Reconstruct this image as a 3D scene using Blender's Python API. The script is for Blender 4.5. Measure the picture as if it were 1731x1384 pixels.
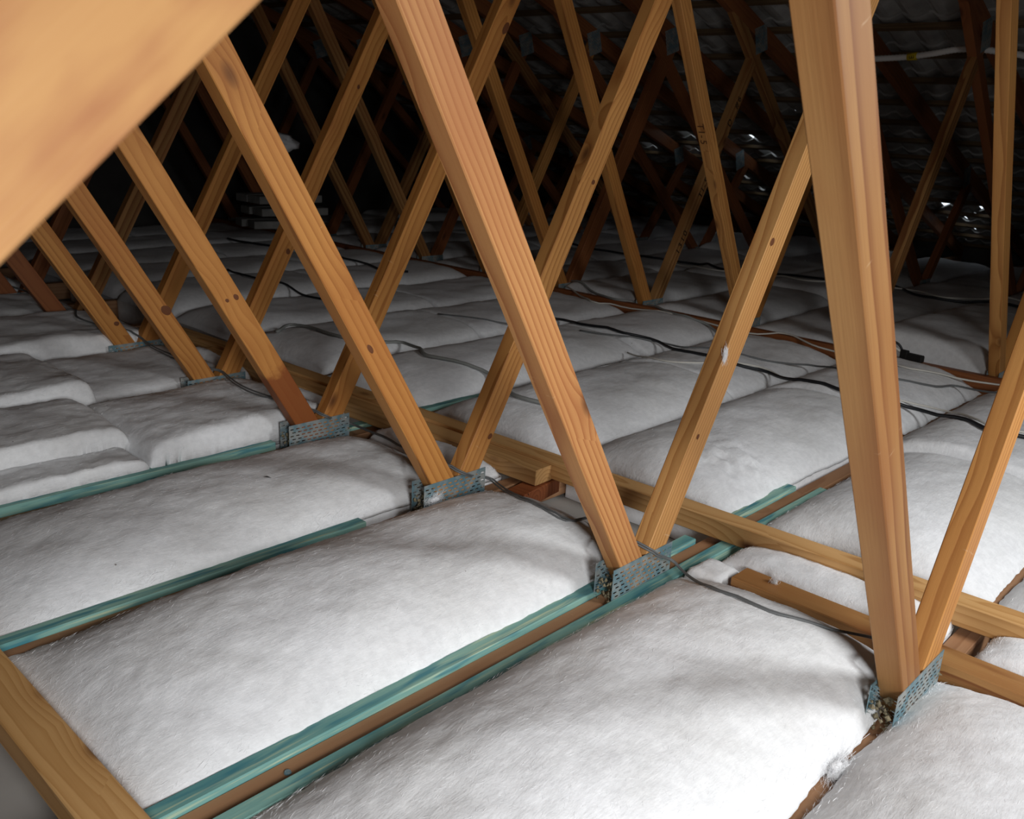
import bpy, bmesh, math, random
from mathutils import Vector, Matrix, noise

# ------------------------------------------------------------------ scene, camera, world, lights
SC = bpy.context.scene
COL = SC.collection
for o in list(bpy.data.objects):
    bpy.data.objects.remove(o)

IMG_W, IMG_H, FPX = 1731.0, 1384.0, 1544.677
CAM = Vector((-1.5526, -0.4215, 0.9426))
AXR = Vector((0.6842960, -0.7272891, 0.0528158))      # camera right in the world
AXD = Vector((-0.1833718, -0.2417287, -0.9528599))    # camera down
AXF = Vector((0.7057717, 0.6423533, -0.2987783))      # camera forward
cam_data = bpy.data.cameras.new('camera')
cam = bpy.data.objects.new('camera', cam_data)
COL.objects.link(cam)
cam.matrix_world = Matrix.Translation(CAM) @ Matrix((AXR, -AXD, -AXF)).transposed().to_4x4()
cam_data.sensor_width = 36.0
cam_data.lens = FPX / IMG_W * 36.0
cam_data.clip_start = 0.01
cam_data.dof.use_dof = True
cam_data.dof.focus_distance = 2.0
cam_data.dof.aperture_fstop = 11.0
SC.camera = cam

world = bpy.data.worlds.new('sky')
SC.world = world
world.use_nodes = True
wbg = world.node_tree.nodes['Background']
wbg.inputs[0].default_value = (0.80, 0.90, 1.0, 1)
wbg.inputs[1].default_value = 1.6

def area_light(name, loc, target, size, power, color, spread=180):
    d = bpy.data.lights.new(name, 'AREA')
    d.shape = 'DISK'; d.size = size; d.energy = power; d.color = color; d.spread = math.radians(spread)
    o = bpy.data.objects.new(name, d); COL.objects.link(o)
    o.location = loc
    o.rotation_euler = (Vector(target) - Vector(loc)).to_track_quat('-Z', 'Y').to_euler()
    return o
area_light('work_lamp', (0.72, -1.12, 1.36), (0.35, 0.35, 0.0), 0.60, 15.8, (0.97, 0.985, 1.0), 138)
area_light('fill_light', (-1.62, -1.30, 0.98), (-0.75, 0.35, 0.0), 0.6, 19.0, (0.985, 0.99, 1.0), 118)  # added fill behind the camera, lightens the left side; no real hatch

vs = SC.view_settings
vs.view_transform = 'Standard'; vs.look = 'None'
vs.exposure = 0.06; vs.gamma = 1.0; vs.use_curve_mapping = False

# ------------------------------------------------------------------ pixel helpers
def ray(u, v):
    return AXR * ((u - IMG_W / 2) / FPX) + AXD * ((v - IMG_H / 2) / FPX) + AXF
def on_z(u, v, z):
    d = ray(u, v); return CAM + d * ((z - CAM.z) / d.z)
def on_x(u, v, x):
    d = ray(u, v); return CAM + d * ((x - CAM.x) / d.x)
def on_y(u, v, y):
    d = ray(u, v); return CAM + d * ((y - CAM.y) / d.y)
def to_px(P):
    q = Vector(P) - CAM
    z = q.dot(AXF)
    return (IMG_W / 2 + FPX * q.dot(AXR) / z, IMG_H / 2 + FPX * q.dot(AXD) / z, z)

# ------------------------------------------------------------------ object helpers
def link(name, mesh, mat=None, parent=None):
    o = bpy.data.objects.new(name, mesh)
    COL.objects.link(o)
    if mat is not None and mesh is not None and len(mesh.materials) == 0:
        mesh.materials.append(mat)
    if parent is not None:
        o.parent = parent
    return o
def tag(o, label, cat=None, group=None, kind=None):
    o['label'] = label
    if cat: o['category'] = cat
    if group: o['group'] = group
    if kind: o['kind'] = kind
    return o
def empty(name, loc=(0, 0, 0)):
    o = bpy.data.objects.new(name, None); COL.objects.link(o)
    o.location = loc; o.empty_display_size = 0.1
    return o
def mesh_from(name, verts, faces, smooth=False):
    m = bpy.data.meshes.new(name)
    m.from_pydata([tuple(v) for v in verts], [], faces)
    m.validate(); m.update()
    if smooth:
        m.polygons.foreach_set('use_smooth', [True] * len(m.polygons))
    return m
def fix_normals(m):
    bm = bmesh.new(); bm.from_mesh(m)
    bmesh.ops.recalc_face_normals(bm, faces=bm.faces)
    bm.to_mesh(m); bm.free()
    return m
def box_mesh(name, sx, sy, sz, bev=0.0015):
    """box centred on the origin, long axis x"""
    bm = bmesh.new()
    bmesh.ops.create_cube(bm, size=1.0)
    bmesh.ops.scale(bm, vec=(sx, sy, sz), verts=bm.verts)
    if bev:
        bmesh.ops.bevel(bm, geom=bm.edges[:] , offset=bev, segments=1, affect='EDGES')
    m = bpy.data.meshes.new(name); bm.to_mesh(m); bm.free()
    return m
def prism(name, poly, y0, y1, bev=0.0018):
    """polygon in local xz extruded in y"""
    n = len(poly)
    v = [(x, y0, z) for x, z in poly] + [(x, y1, z) for x, z in poly]
    f = [tuple(range(n)), tuple(range(2 * n - 1, n - 1, -1))]
    for i in range(n):
        j = (i + 1) % n
        f.append((i, i + n, j + n, j))
    m = mesh_from(name, v, f)
    bm = bmesh.new(); bm.from_mesh(m)
    bmesh.ops.recalc_face_normals(bm, faces=bm.faces)
    if bev:
        bmesh.ops.bevel(bm, geom=bm.edges[:], offset=bev, segments=1, affect='EDGES')
    bm.to_mesh(m); bm.free()
    return m
def tube_mesh(name, pts, r, sides=6, flat=1.0):
    pts = [Vector(p) for p in pts]
    vs_, fs_ = [], []
    n = len(pts)
    for i, p in enumerate(pts):
        t = (pts[min(i + 1, n - 1)] - pts[max(i - 1, 0)]).normalized()
        a = t.cross(Vector((0, 0, 1)))
        if a.length < 1e-4: a = Vector((1, 0, 0))
        a.normalize(); b = a.cross(t).normalized()
        for k in range(sides):
            th = 2 * math.pi * k / sides
            vs_.append(p + a * (r * math.cos(th)) + b * (r * flat * math.sin(th)))
    for i in range(n - 1):
        for k in range(sides):
            k2 = (k + 1) % sides
            fs_.append((i * sides + k, i * sides + k2, (i + 1) * sides + k2, (i + 1) * sides + k))
    fs_.append(tuple(range(sides - 1, -1, -1)))
    fs_.append(tuple(range((n - 1) * sides, n * sides)))
    return mesh_from(name, vs_, fs_, True)
def smooth_path(pts, step=0.03):
    pts = [Vector(p) for p in pts]
    if len(pts) < 3:
        pts = [pts[0], (pts[0] + pts[-1]) / 2, pts[-1]]
    out = []
    P = [pts[0] * 2 - pts[1]] + pts + [pts[-1] * 2 - pts[-2]]
    for i in range(1, len(P) - 2):
        p0, p1, p2, p3 = P[i - 1], P[i], P[i + 1], P[i + 2]
        n = max(2, int((p2 - p1).length / step))
        for k in range(n):
            t = k / n
            out.append(0.5 * ((2 * p1) + (p2 - p0) * t + (2 * p0 - 5 * p1 + 4 * p2 - p3) * t * t + (3 * p1 - p0 - 3 * p2 + p3) * t ** 3))
    out.append(pts[-1])
    return out

# ------------------------------------------------------------------ materials
class N:
    """tiny node helper"""
    def __init__(s, name):
        s.m = bpy.data.materials.new(name); s.m.use_nodes = True
        s.t = s.m.node_tree; s.b = s.t.nodes['Principled BSDF']
    def n(s, typ, **kw):
        x = s.t.nodes.new(typ)
        for k, v in kw.items(): setattr(x, k, v)
        return x
    def put(s, sock, v):
        if isinstance(v, bpy.types.NodeSocket): s.t.links.new(v, sock)
        else: sock.default_value = v
    def math(s, op, a, b=0.0, c=0.0, clamp=False):
        x = s.n('ShaderNodeMath', operation=op, use_clamp=clamp)
        s.put(x.inputs[0], a); s.put(x.inputs[1], b)
        if op in ('MULTIPLY_ADD', 'SMOOTH_MIN', 'SMOOTH_MAX', 'COMPARE'): s.put(x.inputs[2], c)
        return x.outputs[0]
    def vec(s, op, a, b=(0, 0, 0)):
        x = s.n('ShaderNodeVectorMath', operation=op)
        s.put(x.inputs[0], a)
        if op == 'SCALE': s.put(x.inputs[3], b)
        else: s.put(x.inputs[1], b)
        return x.outputs['Value'] if op in ('LENGTH', 'DISTANCE', 'DOT_PRODUCT') else x.outputs[0]
    def xyz(s, x, y, z):
        c = s.n('ShaderNodeCombineXYZ')
        for i, v in enumerate((x, y, z)): s.put(c.inputs[i], v)
        return c.outputs[0]
    def noise(s, v, scale, detail=3.0, rough=0.55):
        x = s.n('ShaderNodeTexNoise'); s.put(x.inputs['Vector'], v)
        x.inputs['Scale'].default_value = scale; x.inputs['Detail'].default_value = detail
        x.inputs['Roughness'].default_value = rough
        return x.outputs[0]
    def ramp(s, f, stops, interp='LINEAR'):
        x = s.n('ShaderNodeValToRGB'); s.put(x.inputs[0], f)
        r = x.color_ramp; r.interpolation = interp
        while len(r.elements) < len(stops): r.elements.new(0.5)
        for e, (p, c) in zip(r.elements, stops):
            e.position = p; e.color = c if len(c) == 4 else (*c, 1)
        return x.outputs[0]
    def mix(s, f, a, b, mode='MIX'):
        x = s.n('ShaderNodeMix', data_type='RGBA', blend_type=mode)
        s.put(x.inputs[0], f)
        for i, v in ((6, a), (7, b)):
            s.put(x.inputs[i], v if isinstance(v, bpy.types.NodeSocket) else ((*v, 1) if len(v) == 3 else v))
        return x.outputs[2]
    def bump(s, h, strength=0.5, dist=0.002, prev=None):
        x = s.n('ShaderNodeBump'); s.put(x.inputs['Height'], h)
        x.inputs['Strength'].default_value = strength; x.inputs['Distance'].default_value = dist
        if prev is not None: s.t.links.new(prev, x.inputs['Normal'])
        return x.outputs[0]
    def done(s, col, rough=0.6, normal=None, metal=0.0, spec=0.3):
        s.put(s.b.inputs['Base Color'], col if isinstance(col, bpy.types.NodeSocket) else (*col, 1))
        s.put(s.b.inputs['Roughness'], rough); s.put(s.b.inputs['Metallic'], metal)
        s.b.inputs['Specular IOR Level'].default_value = spec
        if normal is not None: s.t.links.new(normal, s.b.inputs['Normal'])
        return s.m

def pine(name, light, dark, freq=70.0, contrast=0.75, blotch=(0.40, 0.17, 0.06), blotch_amt=0.5, knots=0.55, blotch_scale=(1.7, 7.0, 7.0),
         stain=None, seed=0.0, pith=(0.03, -0.075), rough=0.55, warp_amt=0.03):
    """sawn timber: growth rings about an off-board pith, knots that bend them, fine grain. Object space, x along the board"""
    light, dark, blotch = [(c[0] * 0.90, c[1] * 0.80, c[2] * 0.74) for c in (light, dark, blotch)]
    s = N(name)
    tc = s.n('ShaderNodeTexCoord').outputs['Object']
    rnd = s.n('ShaderNodeObjectInfo').outputs['Random']
    off = s.xyz(s.math('MULTIPLY_ADD', rnd, 61.0, seed), s.math('MULTIPLY_ADD', rnd, 17.0, seed * 1.7), s.math('MULTIPLY', rnd, 29.0))
    P = s.vec('ADD', tc, off)
    sep = s.n('ShaderNodeSeparateXYZ'); s.put(sep.inputs[0], tc)
    x, y, z = sep.outputs
    # knots
    vo = s.n('ShaderNodeTexVoronoi'); vo.inputs['Scale'].default_value = 1.0
    s.put(vo.inputs['Vector'], s.vec('MULTIPLY', P, (4.2, 9.0, 9.0)))
    csep = s.n('ShaderNodeSeparateColor'); s.put(csep.inputs[0], vo.outputs['Color'])
    gate = s.math('GREATER_THAN', csep.outputs[0], 1.0 - knots)
    d = vo.outputs['Distance']
    kn = s.math('MULTIPLY', gate, s.math('SUBTRACT', 1.0, s.math('DIVIDE', d, 0.16), clamp=True))
    halo = s.math('MULTIPLY', gate, s.math('POWER', s.math('SUBTRACT', 1.0, s.math('DIVIDE', d, 0.62), clamp=True), 2.0))
    # rings
    warp = s.math('SUBTRACT', s.noise(s.vec('MULTIPLY', P, (1.6, 6.0, 6.0)), 1.0, 2.0), 0.5)
    warp2 = s.math('SUBTRACT', s.noise(s.vec('MULTIPLY', P, (9.0, 40.0, 40.0)), 1.0, 2.0), 0.5)
    py = s.math('SUBTRACT', y, s.math('MULTIPLY_ADD', x, 0.012, pith[0]))
    pz = s.math('SUBTRACT', z, s.math('MULTIPLY_ADD', rnd, 0.07, pith[1]))
    r = s.vec('LENGTH', s.xyz(0.0, py, pz))
    r = s.math('ADD', r, s.math('MULTIPLY', warp, warp_amt))
    r = s.math('ADD', r, s.math('MULTIPLY', warp2, 0.0028))
    r = s.math('ADD', r, s.math('MULTIPLY', halo, 0.030))
    ring = s.math('FRACT', s.math('MULTIPLY', r, freq))
    band = s.ramp(ring, [(0.0, (0.12,) * 3), (0.45, (0.30,) * 3), (0.80, (0.75,) * 3), (0.92, (1.0,) * 3), (1.0, (0.12,) * 3)])
    fine = s.noise(s.vec('MULTIPLY', P, (5.0, 320.0, 320.0)), 1.0, 3.0, 0.7)
    f = s.math('MULTIPLY', s.math('ADD', band, s.math('MULTIPLY', s.math('SUBTRACT', fine, 0.5), 0.55)), contrast, clamp=True)
    col = s.mix(f, light, dark)
    bl = s.noise(s.vec('MULTIPLY', P, blotch_scale), 1.0, 3.0)
    bl = s.ramp(bl, [(0.42, (0, 0, 0)), (0.72, (1, 1, 1))])
    col = s.mix(s.math('MULTIPLY', bl, blotch_amt), col, blotch)
    if stain:                       # water mark at the foot: x above the limit, ragged upper edge
        x0, sc = stain
        edge = s.math('ADD', x, s.math('MULTIPLY', s.math('SUBTRACT', s.noise(P, 22.0, 4.0), 0.5), 0.10))
        sm = s.math('MULTIPLY', s.math('SUBTRACT', edge, x0), 30.0, clamp=True)
        col = s.mix(s.math('MULTIPLY', sm, 0.85), col, sc)
    col = s.mix(s.math('MULTIPLY', s.math('POWER', halo, 1.5), 0.55), col, (dark[0] * 0.75, dark[1] * 0.65, dark[2] * 0.6))
    col = s.mix(s.math('MULTIPLY', kn, 1.3, clamp=True), col, (0.085, 0.028, 0.012))
    # scuffs
    sc_ = s.noise(s.vec('MULTIPLY', P, (60.0, 9.0, 9.0)), 1.0, 4.0, 0.65)
    sc_ = s.ramp(sc_, [(0.70, (0, 0, 0)), (0.76, (1, 1, 1))])
    col = s.mix(s.math('MULTIPLY', sc_, 0.30), col, (0.80, 0.62, 0.40))
    h = s.math('ADD', s.math('MULTIPLY', band, -0.5), s.math('MULTIPLY', fine, 0.6))
    return s.done(col, rough, s.bump(h, 0.35, 0.0012), spec=0.25)

PINE = {
    'blur':   pine('pine_soft_figure', (0.47, 0.285, 0.115), (0.34, 0.170, 0.062), 30, 0.8, (0.28, 0.110, 0.050), 0.95, 0.15, seed=7, pith=(0.06, -0.02), warp_amt=0.05, blotch_scale=(7.0, 26.0, 26.0)),
    'honey':  pine('pine_honey', (0.70, 0.385, 0.125), (0.38, 0.165, 0.045), 62, 0.9, (0.46, 0.19, 0.05), 0.45, 0.45, seed=3),
    'orange': pine('pine_orange', (0.67, 0.345, 0.098), (0.38, 0.150, 0.036), 55, 0.8, (0.44, 0.165, 0.045), 0.5, 0.5, seed=11),
    'red':    pine('pine_red', (0.66, 0.370, 0.145), (0.38, 0.150, 0.050), 78, 0.95, (0.47, 0.195, 0.075), 0.75, 0.35, seed=23, pith=(0.02, -0.11)),
    'pale':   pine('pine_pale', (0.76, 0.465, 0.18), (0.44, 0.21, 0.066), 95, 0.95, (0.55, 0.27, 0.09), 0.35, 0.5, seed=31),
    'brown':  pine('pine_brown', (0.47, 0.285, 0.110), (0.20, 0.083, 0.028), 40, 1.1, (0.33, 0.150, 0.050), 0.85, 0.35, seed=41, pith=(-0.02, -0.10)),
    'stain':  pine('pine_water_stained', (0.66, 0.335, 0.095), (0.43, 0.175, 0.042), 50, 0.6, (0.44, 0.165, 0.045), 0.4, 0.5, stain=(0.53, (0.22, 0.055, 0.015)), seed=53),
    'dark':   pine('pine_dark_dimmed', (0.33, 0.135, 0.050), (0.19, 0.066, 0.024), 60, 0.7, (0.25, 0.080, 0.03), 0.5, 0.4, seed=61),  # dark timber; its colour also stands in for weak light on far webs
    'gold':   pine('pine_treated_gold', (0.74, 0.495, 0.225), (0.47, 0.260, 0.090), 85, 0.85, (0.62, 0.385, 0.145), 0.4, 0.35, seed=71, pith=(0.0, -0.05)),
    'chord':  pine('pine_chord_brown', (0.43, 0.265, 0.150), (0.27, 0.145, 0.075), 70, 0.8, (0.33, 0.18, 0.095), 0.5, 0.35, seed=83),
    'block':  pine('pine_red_block', (0.36, 0.130, 0.050), (0.20, 0.055, 0.02), 70, 0.8, (0.27, 0.08, 0.03), 0.5, 0.2, seed=97),
    'batten': pine('pine_tile_batten', (0.20, 0.150, 0.085), (0.11, 0.075, 0.040), 70, 0.7, (0.15, 0.10, 0.05), 0.5, 0.2, seed=101),
}

def teal_material():
    s = N('teal_treated_pine')
    tc = s.n('ShaderNodeTexCoord').outputs['Object']
    rnd = s.n('ShaderNodeObjectInfo').outputs['Random']
    P = s.vec('ADD', tc, s.xyz(s.math('MULTIPLY', rnd, 40.0), s.math('MULTIPLY', rnd, 9.0), rnd))
    streak = s.noise(s.vec('MULTIPLY', P, (4.0, 150.0, 150.0)), 1.0, 4.0, 0.65)
    big = s.noise(s.vec('MULTIPLY', P, (2.2, 16.0, 16.0)), 1.0, 3.0)
    col = s.mix(s.ramp(big, [(0.35, (0, 0, 0)), (0.65, (1, 1, 1))]), (0.105, 0.285, 0.285), (0.27, 0.46, 0.385))
    col = s.mix(s.ramp(streak, [(0.54, (0, 0, 0)), (0.70, (0.8,) * 3)]), col, (0.56, 0.62, 0.40))
    dk = s.noise(s.vec('MULTIPLY', P, (7.0, 60.0, 60.0)), 1.0, 2.0)
    col = s.mix(s.ramp(dk, [(0.52, (0, 0, 0)), (0.68, (0.8,) * 3)]), col, (0.04, 0.19, 0.24))
    vo = s.n('ShaderNodeTexVoronoi'); s.put(vo.inputs['Vector'], s.vec('MULTIPLY', P, (3.0, 14.0, 14.0))); vo.inputs['Scale'].default_value = 1.0
    col = s.mix(s.ramp(vo.outputs['Distance'], [(0.06, (0.8,) * 3), (0.12, (0, 0, 0))]), col, (0.05, 0.11, 0.07))
    return s.done(col, 0.7, s.bump(streak, 0.5, 0.0012), spec=0.2)
TEAL = teal_material()

def batt_material(name, base=(0.86, 0.87, 0.885), dirt=0.35):
    s = N(name)
    P = s.n('ShaderNodeTexCoord').outputs['Object']
    w = s.n('ShaderNodeVectorMath', operation='ADD'); s.put(w.inputs[0], P)
    s.put(w.inputs[1], s.vec('SCALE', s.n('ShaderNodeTexNoise').outputs[1], 0.02))
    wisps = s.noise(s.vec('MULTIPLY', w.outputs[0], (22.0, 75.0, 60.0)), 1.0, 5.0, 0.62)
    fluff = s.noise(P, 48.0, 6.0, 0.65)
    fibre = s.noise(s.vec('MULTIPLY', w.outputs[0], (90.0, 330.0, 300.0)), 1.0, 3.0, 0.6)
    h = s.math('ADD', s.math('MULTIPLY', wisps, 0.9), s.math('ADD', s.math('MULTIPLY', fluff, 0.8), s.math('MULTIPLY', fibre, 0.25)))
    tint = s.ramp(s.noise(P, 3.0, 4.0), [(0.35, base), (0.75, (base[0] * 0.95, base[1] * 0.945, base[2] * 0.925))])
    clump = s.ramp(fluff, [(0.38, (0.90, 0.90, 0.90)), (0.62, (1.0, 1.0, 1.0))])
    tint = s.mix(1.0, tint, clump, 'MULTIPLY')
    # bits of grit lying in the fleece
    vo = s.n('ShaderNodeTexVoronoi'); vo.inputs['Scale'].default_value = 34.0; vo.inputs['Randomness'].default_value = 1.0
    s.put(vo.inputs['Vector'], w.outputs[0])
    cs = s.n('ShaderNodeSeparateColor'); s.put(cs.inputs[0], vo.outputs['Color'])
    patch = s.ramp(s.noise(P, 2.6, 3.0), [(0.50, (0.0,) * 3), (0.70, (1.0,) * 3)])
    gate = s.math('LESS_THAN', cs.outputs[0], s.math('MULTIPLY_ADD', patch, 0.10, 0.012))
    spot = s.math('LESS_THAN', vo.outputs['Distance'], s.math('MULTIPLY', cs.outputs[1], 0.085))
    col = s.mix(s.math('MULTIPLY', s.math('MULTIPLY', gate, spot), 0.75), tint, (0.16, 0.14, 0.12))
    dust = s.ramp(s.noise(P, 5.5, 6.0, 0.7), [(0.56, (0.0,) * 3), (0.72, (1.0,) * 3)])
    col = s.mix(s.math('MULTIPLY', dust, dirt * 0.30), col, (0.45, 0.40, 0.33))
    return s.done(col, 0.95, s.bump(h, 0.45, 0.0030), spec=0.05)
BATT = batt_material('insulation_wool')
BATT2 = batt_material('insulation_wool_dim_dusty', (0.72, 0.725, 0.73), 0.5)  # wool base darkened to dim the far batts, with extra dust

def plain(name, col, rough=0.6, metal=0.0, var=0.0, scale=20.0, spec=0.3):
    s = N(name)
    if var:
        P = s.n('ShaderNodeTexCoord').outputs['Object']
        n_ = s.noise(P, scale, 4.0)
        c = s.mix(s.ramp(n_, [(0.35, (0, 0, 0)), (0.7, (1, 1, 1))]), col, tuple(min(1, k * (1 - var)) for k in col))
        return s.done(c, rough, s.bump(n_, 0.3, 0.002), metal, spec)
    return s.done(col, rough, None, metal, spec)
def plate_material():
    s = N('galvanised_plate')
    P = s.n('ShaderNodeTexCoord').outputs['Object']
    rnd = s.n('ShaderNodeObjectInfo').outputs['Random']
    Q = s.vec('ADD', P, s.xyz(s.math('MULTIPLY', rnd, 30.0), 0.0, s.math('MULTIPLY', rnd, 11.0)))
    a = s.noise(Q, 22.0, 2.0)
    col = s.mix(s.ramp(a, [(0.40, (0, 0, 0)), (0.58, (1, 1, 1))]), (0.38, 0.40, 0.385), (0.17, 0.285, 0.33))
    b = s.noise(Q, 130.0, 3.0)
    col = s.mix(s.ramp(b, [(0.60, (0, 0, 0)), (0.72, (0.5,) * 3)]), col, (0.48, 0.46, 0.38))
    return s.done(col, 0.5, s.bump(b, 0.4, 0.001), 0.35, 0.4)
PLATE = plate_material()
CRUMB = plain('glue_crumbs', (0.30, 0.255, 0.16), 0.9, var=0.6, scale=140)
TILE = plain('concrete_tile', (0.44, 0.43, 0.41), 0.9, var=0.35, scale=7)
BOARD = plain('ceiling_board', (0.42, 0.40, 0.37), 0.9, var=0.2, scale=4)
WALLM = plain('gable_block', (0.07, 0.065, 0.06), 0.95, var=0.4, scale=3)
SHEET = plain('roof_boarding', (0.13, 0.10, 0.075), 0.9, var=0.3, scale=3)
C_GREY = plain('cable_grey', (0.145, 0.150, 0.150), 0.5)
C_MID = plain('cable_light_grey', (0.27, 0.28, 0.265), 0.55)
C_BLACK = plain('cable_black', (0.018, 0.019, 0.022), 0.4)
C_WHITE = plain('cable_white', (0.66, 0.64, 0.58), 0.5)
CONDUIT = plain('conduit_white', (0.82, 0.81, 0.78), 0.45)
YELLOW = plain('tag_yellow', (0.75, 0.56, 0.02), 0.5)
BLACK = plain('ink_black', (0.012, 0.011, 0.010), 0.7)
INKB = plain('ink_brown', (0.12, 0.045, 0.015), 0.7)
ORD = ['nearest', 'second', 'third', 'fourth', 'fifth', 'sixth', 'seventh', 'eighth', 'ninth', 'tenth', 'eleventh', 'twelfth', 'thirteenth', 'fourteenth', 'fifteenth']

# ------------------------------------------------------------------ roof geometry constants
SP = 0.6                 # truss spacing
HW = 0.0225              # half thickness of the trusses
CHT = -0.027             # top of the bottom chords
FLOOR_Z = -0.128
APX, APZ, TAN = 1.31, 2.21, 0.352     # apex of the underside of the top chords
def under(x): return APZ - TAN * abs(x - APX)
NT = 12
YEND = 7.3

# ------------------------------------------------------------------ setting
fl = link('floor', box_mesh('floor', 14.6, 12.6, 0.02, 0), BOARD)
fl.location = (1.6, 2.6, FLOOR_Z - 0.01); tag(fl, 'plasterboard ceiling sheet under the joists and wool', kind='structure')
for nm, loc, dims, lab in (('wall_far', (1.31, YEND + 0.06, 1.3), (14.2, 0.12, 2.9), 'dark gable wall at the far end of the loft'),
                           ('wall_near', (1.31, -3.56, 1.3), (14.2, 0.12, 2.9), 'gable wall behind the camera'),
                           ('wall_right', (7.75, 2.6, -0.06), (0.1, 12.4, 0.24), 'low eaves wall at the far side'),
                           ('wall_left', (-5.4, 2.6, 0.1), (0.1, 12.4, 0.5), 'low eaves wall behind the camera')):
    w = link(nm, box_mesh(nm, *dims, 0), WALLM); w.location = loc; tag(w, lab, kind='structure')
COSA = 1.0 / math.sqrt(1 + TAN * TAN); SINA = TAN * COSA
ANG = math.atan(TAN)
TOPN = 0.092             # chord depth normal to the slope
rl = link('roof_left', box_mesh('roof_left', 7.5, 12.6, 0.03, 0), SHEET)
tag(rl, 'boarded underside of the near roof slope above the camera', kind='structure')
rl.location = (APX - 3.7 * COSA + SINA * -0.135 , 2.6, APZ - 3.7 * SINA + 0.135 * COSA + 0.02)
rl.rotation_euler = (0, -ANG, 0)
# far slope: frame with x down the slope, y along the building, z out of the roof
roof = empty('roof_right', (APX + TOPN * SINA, 0, APZ + TOPN * COSA))
roof.rotation_euler = (0, ANG, 0)
tag(roof, 'underside of the tiled roof slope on the far side of the loft', kind='structure')
ROOF_M = Matrix.Translation(roof.location) @ Matrix.Rotation(ANG, 4, 'Y')
ROOF_I = ROOF_M.inverted()
GA, BT = 0.335, 0.026           # batten gauge and thickness
TW, TL, TT, AMP = 0.30, 0.415, 0.013, 0.016
NSEG = 12
def tile_profile(y): return AMP * math.cos(2 * math.pi * y / 0.15) + 0.004 * math.cos(4 * math.pi * y / 0.15)
def tile_mesh(nx=1, hole=None, ox=0.0, oy=0.0, onto=None):
    v, f = ([], []) if onto is None else onto
    base = len(v)
    for k in range(2):
        for i in range(nx + 1):
            for j in range(NSEG + 1):
                x = TL * i / nx; y = (TW + 0.014) * j / NSEG - 0.007
                lip = -0.006 if j == 0 else 0.0
                z = BT + AMP + 0.006 + tile_profile(y) + x / GA * 0.0140 + k * TT + (lip if k == 0 else 0)
                v.append((x + ox, y + oy, z))
    W_ = NSEG + 1; L_ = (nx + 1) * W_
    def idx(k, i, j): return base + k * L_ + i * W_ + j
    for i in range(nx):
        for j in range(NSEG):
            if hole and hole[0] <= i <= hole[0] + 4 and hole[1] <= j <= hole[1] + 1: continue
            f.append((idx(0, i, j), idx(0, i, j + 1), idx(0, i + 1, j + 1), idx(0, i + 1, j)))
            f.append((idx(1, i, j), idx(1, i + 1, j), idx(1, i + 1, j + 1), idx(1, i, j + 1)))
    for j in range(NSEG):
        f.append((idx(0, 0, j), idx(1, 0, j), idx(1, 0, j + 1), idx(0, 0, j + 1)))
        f.append((idx(0, nx, j), idx(0, nx, j + 1), idx(1, nx, j + 1), idx(1, nx, j)))
    for i in range(nx):
        f.append((idx(0, i, 0), idx(0, i + 1, 0), idx(1, i + 1, 0), idx(1, i, 0)))
        f.append((idx(0, i, NSEG), idx(1, i, NSEG), idx(1, i + 1, NSEG), idx(0, i + 1, NSEG)))
    return v, f
random.seed(5)
NCOURSE = 21
holes = {}
for (u, v) in ((1165, 225), (1176, 249), (1271, 230), (1303, 256), (1259, 295), (1287, 316), (1515, 353), (1573, 359), (1588, 377), (1632, 365), (1664, 371), (1646, 384), (1104, 244), (1560, 352), (1655, 365), (1600, 345), (1545, 340), (1665, 350)):
    d = ROOF_I.to_3x3() @ ray(u, v); c = ROOF_I @ CAM
    q = c + d * ((BT + 0.030 - c.z) / d.z)
    k = int(q.x // GA); col = int(math.floor(q.y / TW))
    xin = q.x - k * GA + 0.03; yin = q.y - col * TW
    holes[(k, col)] = (max(3, min(9, int(xin / TL * 14) - 1)), max(0, min(NSEG - 1, int(yin / TW * NSEG))))
tile_shared = None
cands = []
for k in range(NCOURSE):
    for col in range(-12, 25):
        P = ROOF_M @ Vector((k * GA + 0.15, col * TW + 0.15, 0.03))
        u, v, z = to_px(P)
        vis = z > 0.3 and -60 < u < IMG_W + 60 and -60 < v < 470
        cands.append((vis, -z if vis else -1e3, k, col))
cands.sort(key=lambda c: (not c[0], -c[1]))
rest = ([], [])
nsep = 0
for vis, zz, k, col in cands:
    jx, jy = random.uniform(-0.006, 0.006), random.uniform(-0.002, 0.002)
    hole = holes.get((k, col))
    if vis and (nsep < 285 or hole):
        nsep += 1
        if hole:
            me = mesh_from('roof_tile', *tile_mesh(14, hole))
        else:
            if tile_shared is None: tile_shared = mesh_from('roof_tile', *tile_mesh(1))
            me = tile_shared
        t = link('roof_tile', me, TILE, roof)
        t.location = (k * GA - 0.03 + jx, col * TW + jy, 0)
        t.rotation_euler = (0, 0, random.uniform(-0.004, 0.004))
    elif not hole:
        tile_mesh(1, None, k * GA - 0.03 + jx, col * TW + jy, rest)
rt = link('roof_tiles', mesh_from('roof_tiles', *rest), TILE, roof); rt['kind'] = 'stuff'
bmesh_batten = box_mesh('tile_batten', 12.3, 0.036, BT, 0.001)
for k in range(NCOURSE + 1):
    b = link('tile_batten', bmesh_batten, PINE['batten'], roof)
    b.location = (k * GA + 0.012, 2.55, BT / 2); b.rotation_euler = (0, 0, math.pi / 2)
rc = link('ridge_capping', box_mesh('ridge_capping', 0.6, 12.6, 0.03, 0), TILE, roof); rc.location = (-0.12, 2.6, 0.10)
ec = link('eaves_board', box_mesh('eaves_board', 0.5, 12.4, 0.02, 0), SHEET, roof); ec.location = (NCOURSE * GA + 0.05, 2.6, 0.06)

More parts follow.
